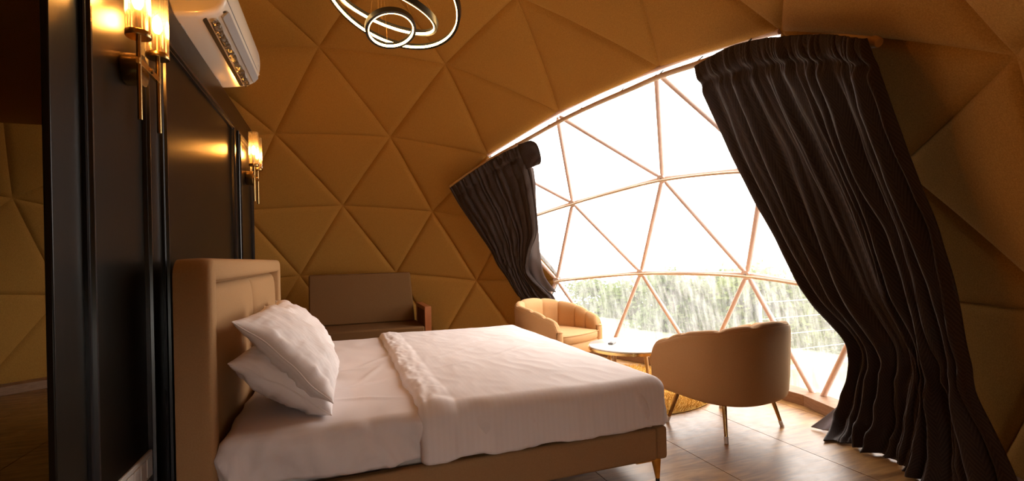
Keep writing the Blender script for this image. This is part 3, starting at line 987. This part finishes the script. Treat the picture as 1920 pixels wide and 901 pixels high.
# ------------------------------------------------------------------ sofa at the far side
t = thing('small_sofa', 'low brown fabric two-seat sofa with red wood arms behind the bed', 'sofa', (.65, 2.6, 0))
def sl(x, y, z): return (x-.65, y-2.6, z)
X0, X1 = .015, 1.285
boxobj('seat_cushion', sl(X0, 2.235, .335), sl(X1, 2.88, .445), M['sofafab'], t, bevel=.02)
boxobj('front_apron', sl(X0, 2.262, .21), sl(X1, 2.82, .322), M['sofafab'], t, bevel=.008)
boxobj('seat_rail', sl(X0, 2.252, .322), sl(X1, 2.84, .335), M['sofawood'], t, bevel=.003)
k = MB(); k.add([sl(X0+.02,2.80,.447), sl(X1-.030,2.80,.447), sl(X1-.060,2.93,1.045), sl(X0+.02,2.93,1.045), sl(X0+.02,2.91,.447), sl(X1-.030,2.91,.447), sl(X1-.060,3.03,1.045), sl(X0+.02,3.03,1.045)],
      [(0,3,2,1),(4,5,6,7),(0,1,5,4),(1,2,6,5),(2,3,7,6),(3,0,4,7)])
k.build('back_cushion', M['sofafab'], t, bevel=.018)
for a, b in ((X0-.075, X0-.003), (X1+.003, X1+.075)):
    k = MB()
    k.box(sl(a, 2.24, .0), sl(b, 2.30, .665)); 
    k.box(sl(a, 2.84, .0), sl(b, 2.90, .665))
    k.box(sl(a, 2.302, .62), sl(b, 2.838, .665)); k.build('arm_frame', M['sofawood'], t, smooth=False)
    boxobj('arm_panel', sl(a+.004, 2.305, .20), sl(b-.004, 2.835, .618), M['sofafab'], t, bevel=.006)

# ------------------------------------------------------------------ ring chandelier
ch = thing('ring_chandelier', 'black three-ring pendant light with glowing warm inner strips', 'chandelier', (.72, -.08, 2.6))
def ring_light(c, nx, ny, r, hgt, th):
    c = Vector(c)-Vector((.72, -.08, 2.6)); Nn = Vector((nx, ny, 1)).normalized()
    u = Nn.cross(Vector((0, 1, 0))).normalized(); v = Nn.cross(u)
    def pt(a, rr, z): return c+(u*math.cos(a)+v*math.sin(a))*rr+Nn*z
    S = 96
    k = MB(); h = hgt/2
    prof = [(r-th,-h),(r-th*.6,-h),(r,-h),(r,h),(r-th,h),(r-th,h*.92),(r-th*.35,h*.92),(r-th*.35,-h*.92),(r-th,-h*.92)]
    k.grid([[pt(2*PI*i/S, a, b) for a, b in prof] for i in range(S)], cu=True, cv=True)
    o = k.build('light_ring', M['blackring'], ch)
    k = MB(); prof = [(r-th*1.06,-h*1.03),(r-th*.78,-h*1.03),(r-th*.78,-h*.2),(r-th*1.06,-h*.2)]
    k.grid([[pt(2*PI*i/S, a, b) for a, b in prof] for i in range(S)], cu=True, cv=True)
    k.build('led_strip', M['led'], o)
    # suspension wires up to the canopy
    top = Vector((.64, -.10, 3.55))-Vector((.72, -.08, 2.6))
    for q in range(3):
        a = 2*PI*q/3+.6; p = pt(a, r-th/2, h)
        k = MB(); k.tube([p, top+Vector((.05*math.cos(a), .05*math.sin(a), 0))], .0009, 5); k.build('suspension_wire', M['cordgold'], o)
ring_light((.733, 0, 2.730), -.114, .346, .165, .036, .022)
ring_light((.700, -.128, 2.794), .265, -.172, .328, .036, .022)
ring_light((.728, -.156, 2.853), .303, .206, .440, .036, .022)
k = MB(); k.lathe([(0.0005,.94),(.09,.94),(.09,1.03),(0.0005,1.03)], (-.08,-.02,0), 32); k.build('ceiling_canopy', M['blackring'], ch, bevel=.003)

# ------------------------------------------------------------------ curtains
def resample(L, n):
    L = [Vector(p) for p in L]; out = []
    for i in range(n+1):
        f = i/n*(len(L)-1); a = min(int(f), len(L)-2); t = f-a
        out.append(cr(L[max(a-1,0)], L[a], L[a+1], L[min(a+2, len(L)-1)], t))
    return out
def surface(lat, nu, nv, foldfn, hem=False):
    rows = [resample(r, nu) for r in lat]
    cols = [resample([rows[j][i] for j in range(len(rows))], nv) for i in range(nu+1)]
    G = [[cols[i][j] for j in range(nv+1)] for i in range(nu+1)]
    out = []
    for i in range(nu+1):
        r = []
        for j in range(nv+1):
            a = G[max(i-1,0)][j]; b = G[min(i+1,nu)][j]; c = G[i][max(j-1,0)]; d = G[i][min(j+1,nv)]
            nn = (b-a).cross(d-c)
            p = G[i][j]
            inw = Vector((-p.x, -p.y, -p.z*.4)).normalized()
            nn = nn.normalized() if nn.length > 1e-8 else inw
            if nn.dot(inw) < 0: nn = -nn
            nn = (nn+inw*.6).normalized()
            tt = (b-a).normalized()
            h, s = foldfn(i/nu, j/nv)
            q = p+nn*h+tt*s
            if hem and j/nv > .92: q.z = .012+max(0, q.z-.012)*(1-j/nv)/.08
            if q.z < .010: q.z = .010+.004*abs(nz(q.x*20, q.y*20))
            r.append(q)
        out.append(r)
    return out
RC = [[(2.664,-0.627,2.462),(2.607,-0.977,2.436),(2.572,-1.257,2.365),(2.538,-1.493,2.275),(2.497,-1.704,2.180),(2.468,-1.874,2.080)],
[(2.808,-0.619,2.24),(2.76,-0.962,2.187),(2.704,-1.255,2.12),(2.643,-1.519,2.036),(2.584,-1.73,1.956),(2.538,-1.902,1.869)],
[(3.154,-0.545,1.792),(3.069,-0.902,1.794),(2.981,-1.21,1.766),(2.887,-1.472,1.728),(2.802,-1.692,1.675),(2.732,-1.868,1.614)],
[(3.395,-0.634,1.283),(3.31,-0.95,1.306),(3.21,-1.233,1.317),(3.105,-1.481,1.313),(3.0,-1.696,1.299),(2.909,-1.871,1.271)],
[(3.479,-0.827,0.887),(3.403,-1.081,0.904),(3.315,-1.313,0.922),(3.218,-1.523,0.938),(3.116,-1.713,0.954),(3.01,-1.884,0.969)],
[(3.436,-1.124,0.65),(3.372,-1.308,0.641),(3.299,-1.479,0.646),(3.223,-1.632,0.659),(3.145,-1.77,0.679),(3.069,-1.892,0.696)],
[(3.501,-1.056,0.4),(3.433,-1.256,0.412),(3.358,-1.44,0.427),(3.278,-1.608,0.444),(3.195,-1.762,0.462),(3.11,-1.902,0.48)],
[(3.50,-0.95,0.104),(3.46,-1.18,0.128),(3.39,-1.39,0.145),(3.30,-1.59,0.155),(3.20,-1.80,0.165),(3.13,-2.02,0.18)],
[(3.243,-1.042,0.012),(3.33,-1.183,0.012),(3.34,-1.361,0.012),(3.25,-1.575,0.012),(3.15,-1.83,0.012),(3.12,-2.08,0.012)]]
def ridge(x, sharp=1.6):
    s = .5+.5*math.sin(x); return s**(1/sharp)
def make_folds(n, seed):
    rs = random.Random(seed); w = [rs.uniform(.55, 1.6) for _ in range(n)]; t = sum(w); out = [0.0]
    for q in w: out.append(out[-1]+q/t)
    amp = [rs.uniform(.6, 1.15) for _ in range(n)]
    return out, amp
def fold_h(u, F):
    b, amp = F; u = min(max(u, 0.0), .99999)
    for k in range(len(amp)):
        if u < b[k+1]:
            f = (u-b[k])/(b[k+1]-b[k]); return amp[k]*math.sin(PI*f)**.95, k, f, (b[k+1]-b[k])
FR = make_folds(12, 5); FR2 = make_folds(30, 8); FRH = make_folds(34, 21)
def fold_right(u, v):
    grow = min(1, .25+v*2.2)
    ph = u+.030*nz(u*2.2, v*1.8, 4)*min(1, v*4)+.012*nz(u*6, v*4, 14)*min(1, v*4)
    a, k, f, wd = fold_h(ph, FR)
    a *= (.75+.7*nz(k*3.7, v*2.6, 9))
    b = fold_h(ph+.01*nz(u*5, v*6, 41), FR2)[0]
    h = .105*grow*(a-.55)*(wd/.083)**.5+.020*grow*(b-.5)*(.6+nz(u*4, v*4, 33))
    hd = math.exp(-(v/.075)**2)
    h += .030*hd*(fold_h(u+.004*math.sin(v*70), FRH)[0]-.4)
    h += .014*nz(u*9, v*6, 5)+.008*nz(u*22+v*6, v*15, 6)
    # crumples low down
    lo = max(0, v-.42)/.58
    h += .035*lo*(.45-abs(nz(u*5+v*2, v*7-u*3, 8))*1.6)+.014*lo*nz(u*13, v*18, 28)
    h -= .030*math.exp(-((v-.075)/.014)**2)*(.4+.6*a)
    h += .050
    s = .012*grow*math.cos(PI*f)
    e = min(1, min(u, 1-u)/.025)
    h *= min(1, .30+v/.09)
    return h*(.35+.65*e), s*e
FLH = make_folds(14, 3); FLH2 = make_folds(32, 6)
def fold_left(u, v):
    ph = u+.03*math.sin(v*5+u*3)
    ph += .02*nz(u*3, v*5, 12)
    h = .036*(fold_h(ph, FLH)[0]-.45)*(1-.35*math.exp(-((v-.45)/.08)**2))+.014*nz(u*5, v*3, 2)
    h += .022*math.exp(-(v/.07)**2)*(fold_h(u, FLH2)[0]-.4)-.018*math.exp(-((v-.075)/.012)**2)
    h += .026*(.4-abs(nz(u*6+v*3, v*16, 15)))+.012*(.4-abs(nz(u*14, v*34, 25)))
    h += .012*nz(u*9, v*14, 5)+.006*nz(u*22, v*34, 6)
    h += .012
    e = min(1, min(u, 1-u)/.10)
    return h*(.05+.95*e), .007*math.sin(2*PI*11*ph+1.2)*e
def cloth(name, G, m, parent, thick=.006, uvs=(1, 1)):
    k = MB(); k.grid(G); nu, nv = len(G), len(G[0])
    uv = [(i/(nu-1)*uvs[0], j/(nv-1)*uvs[1]) for i in range(nu) for j in range(nv)]
    return k.build(name, m, parent, recalc=False, uv=uv, solid=thick)
LC = [[(1.677,2.567,2.075),(1.904,2.217,2.245),(2.094,1.881,2.36),(2.279,1.525,2.432)],
[(1.816,2.63,1.868),(2.023,2.302,2.047),(2.215,1.968,2.17),(2.364,1.641,2.266)],
[(2.034,2.67,1.569),(2.211,2.384,1.748),(2.353,2.094,1.9),(2.472,1.794,2.029)],
[(2.226,2.689,1.294),(2.364,2.488,1.423),(2.514,2.271,1.511),(2.637,2.107,1.533)],
[(2.315,2.707,1.119),(2.438,2.573,1.165),(2.551,2.423,1.229),(2.629,2.307,1.28)],
[(2.434,2.681,0.942),(2.532,2.583,0.956),(2.602,2.494,0.997),(2.65,2.429,1.024)],
[(2.532,2.656,0.765),(2.625,2.571,0.745),(2.744,2.443,0.748),(2.823,2.329,0.805)],
[(2.612,2.621,0.624),(2.732,2.514,0.557),(2.857,2.37,0.563),(2.93,2.25,0.657)],
[(2.69,2.613,0.271),(2.795,2.504,0.244),(2.894,2.388,0.252),(2.963,2.291,0.328)],
[(2.62,2.45,0.012),(2.70,2.36,0.012),(2.80,2.30,0.012),(2.92,2.22,0.012)]]
c1 = thing('right_curtain', 'wide dark taupe velvet curtain swept to the floor on the right of the window', 'curtain', (3.1, -1.5, 0))
o = cloth('curtain_cloth', surface(RC, 260, 220, fold_right, True), M['curtain'], c1, .008, (3.0, 2.6)); o.location = (-3.1, 1.5, 0)
RL = [[(3.50,-1.12,.66),(3.47,-1.22,.66)],[(3.542,-1.05,0.50),(3.50,-1.18,0.50)],[(3.575,-0.99,0.35),(3.53,-1.14,0.35)],[(3.57,-0.93,0.17),(3.53,-1.09,0.17)],[(3.36,-0.86,0.012),(3.424,-1.1,0.012)]]
o = cloth('curtain_lining', surface(RL, 30, 60, lambda u, v: (.012*math.sin(u*11+v*3)+.01*nz(u*5, v*6, 2), 0)), M['lining'], c1, .003); o.location = (-3.1, 1.5, 0)
c2 = thing('left_curtain', 'short dark taupe velvet curtain bunched at the left of the window', 'curtain', (2.5, 2.3, 0))
o = cloth('curtain_cloth', surface(LC, 160, 170, fold_left), M['curtain'], c2, .006, (1.4, 2.4)); o.location = (-2.5, -2.3, 0)
LL = [[(2.336,1.761,2.288),(2.454,1.741,2.194)],[(2.443,1.915,2.077),(2.524,1.856,2.04)],[(2.546,2.052,1.848),(2.6,2.019,1.813)],[(2.652,2.209,1.54),(2.685,2.171,1.537)],[(2.63,2.439,1.249),(2.765,2.309,1.211)],[(2.672,2.522,1.008),(2.84,2.36,0.952)],[(2.771,2.504,0.798),(2.966,2.29,0.747)]]
o = cloth('curtain_lining', surface(LL, 30, 90, lambda u, v: (.008*math.sin(u*12+v*4), 0)), M['lining'], c2, .003); o.location = (-2.5, -2.3, 0)
FL = [[(2.221,1.583,2.42),(2.269,1.501,2.426),(2.294,1.457,2.429)],[(2.253,1.624,2.344),(2.333,1.466,2.365),(2.353,1.412,2.377)],[(2.293,1.653,2.265),(2.383,1.489,2.282),(2.432,1.474,2.247)],[(2.344,1.757,2.18),(2.403,1.647,2.198),(2.454,1.557,2.207)]]
o = cloth('turned_corner', surface(FL, 24, 30, lambda u, v: (.016*math.sin(u*PI*1.6)+.01*math.sin(v*5+u*4)+.008*nz(u*5, v*5, 1), 0)), M['curtain'], c2, .006, (.3, .3)); o.location = (-2.5, -2.3, 0)

ROD = [(2.534,-1.836,2.09),(2.563,-1.651,2.188),(2.599,-1.444,2.275),(2.629,-1.241,2.347),(2.661,-0.984,2.419),(2.698,-0.588,2.492),(2.694,-0.231,2.545),(2.672,0.159,2.57),(2.592,0.639,2.577),(2.477,1.079,2.547),(2.301,1.58,2.464),(2.097,1.988,2.365),(1.877,2.362,2.225),(1.703,2.618,2.097)]
t = thing('curtain_rod', 'pale curved curtain rod running along the top edge of the window', 'curtain rod', (2.6, .4, 2.4))
RODP = [p-Vector((2.6, .4, 2.4)) for p in resample(ROD, 80)]
k = MB(); k.tube(RODP, .021, 10); k.build('rod', M['rod'], t)
k = MB(); d = (RODP[0]-RODP[3]).normalized(); k.tube([RODP[0], RODP[0]+d*.02, RODP[0]+d*.05], [.02, .026, .02], 14); k.build('rod_end', M['legwood'], t, bevel=.003)
for i in (24, 31, 38, 45, 52, 58, 64):
    p = RODP[i]; q = elli(p+Vector((2.6,.4,2.4)), 1.0)-Vector((2.6,.4,2.4))
    k = MB(); k.tube([p, q], .005, 6); k.build('bracket', M['acdark'], t)

# ------------------------------------------------------------------ outside
k = MB(); P = []
for i in range(81):
    row = []
    for j in range(61):
        x, y = -20+i*1.1, -33+j*1.1
        d = max(0, x-7.5+.25*abs(y-2))
        z = -.42-.16*d+.25*nz(x*.15, y*.15, 1)*min(1, d/4)
        if x < 4.2: z = -.42
        row.append((x, y, z))
    P.append(row)
k.grid(P); tag(struct(k.build('ground', M['grass'])), 'pale misty meadow sloping away outside the window', 'ground')
struct(boxobj('terrace_path', (4.3, -7, -.41), (5.7, .7, -.36), M['path'], None, bevel=.02))
# wire fence
def pole_fence():
    t = thing('wire_fence', 'thin wire fence with white lower rail outside the right of the window', 'fence', (5.1, 1.15, -.42))
    for i in range(5):
        x = i*1.9
        k = MB(); k.tube([(x, 0, -.03), (x, 0, 1.08)], .016, 8); k.build('fence_post', M['fence'], t)
    for z in (.42, .62, .82, 1.02):
        k = MB(); k.tube([(0, -.020, z), (7.6, -.020, z)], .004, 6); k.build('fence_wire', M['fence'], t)
    boxobj('white_rail', (0, -.050, .19), (7.6, -.018, .235), M['fencewhite'], t)
    return t
pole_fence()
def make_tree(kind, h, cr_, seed, dens=900):
    rs = random.Random(seed)
    t = thing('misty_tree', 'x', 'tree', (0,0,0), 0, 'misty trees beyond the terrace')
    k = MB()
    lean = rs.uniform(-.3, .3)
    k.tube([(0,0,-.3), (lean*.3, .1, h*.35), (lean, .05, h*.62), (lean*1.1, 0, h*.95)], [.09, .075, .05, .015], 8)
    for b in range(7):
        a = rs.random()*2*PI; z0 = h*(.3+.08*b)
        k.tube([(lean*.6, 0, z0), (lean*.6+cr_*.35*math.cos(a), cr_*.35*math.sin(a), z0+h*.08), (lean*.6+cr_*.8*math.cos(a), cr_*.8*math.sin(a), z0+h*.2)], [.035, .02, .008], 6)
    k.build('trunk', M['bark'], t)
    k = MB()
    cl = [(rs.gauss(0, .38)*cr_, rs.gauss(0, .38)*cr_, h*rs.uniform(.25, 1.0)) for _ in range(16)]
    for i in range(dens):
        c = cl[i % 16]; s = .34*cr_*(1.15-.5*c[2]/h)
        p = Vector((c[0]+lean*.7+rs.gauss(0, s), c[1]+rs.gauss(0, s), c[2]+rs.gauss(0, s*.7)))
        d = Vector((rs.gauss(0,1), rs.gauss(0,1), rs.gauss(0,.6))).normalized(); e = d.orthogonal().normalized()*.5
        w = rs.uniform(.10, .20)
        k.v += [tuple(p-d*w), tuple(p+e*w), tuple(p+d*w), tuple(p-e*w)]
        n = len(k.v); k.f.append((n-4, n-3, n-2, n-1))
    o = k.build('foliage', M['leaf'][kind], t, recalc=False, smooth=False); o['kind'] = 'stuff'
    return t
protos = [make_tree(i % 3, (4.2, 3.4, 5.0)[i % 3], (1.7, 1.9, 1.5)[i % 3], 40+i, 5200) for i in range(3)]
rs = random.Random(11)
spots = []
for ring_d, cnt, amin, amax in ((10.5, 6, -12, 60), (15, 7, -16, 64), (22, 9, -18, 66)):
    for i in range(cnt):
        a = math.radians(amin+(amax-amin)*(i+.5)/cnt+rs.uniform(-2, 2)); d = ring_d*rs.uniform(.94, 1.08)
        spots.append((CAM.x+d*math.cos(a)+1.0, CAM.y+d*math.sin(a)+1.0, d))
for i, (x, y, d) in enumerate(spots):
    tr = protos[i % 3] if i < 3 else copy_tree(protos[i % 3])
    h = (4.2, 3.4, 5.0)[i % 3]
    s = rs.uniform(.75, 1.0)*(.6 if d < 11 else (.8 if d < 16 else (1.0 if d < 22 else 1.3)))
    top = 1.2-(.040+rs.uniform(-.015, .025))*d           # crowns stay below the horizon: the land falls away
    tr.location = (x, y, top-h*s*1.02)
    tr.scale = (s, s, s); tr.rotation_euler = (0, 0, rs.random()*6.28)
    tr['label'] = ('slender pale green tree in the mist beyond the window', 'bushy light green tree in the mist beyond the window', 'tall darker green tree in the mist beyond the window')[i % 3]
    tr['group'] = ('slender misty trees', 'bushy misty trees', 'tall misty trees')[i % 3]
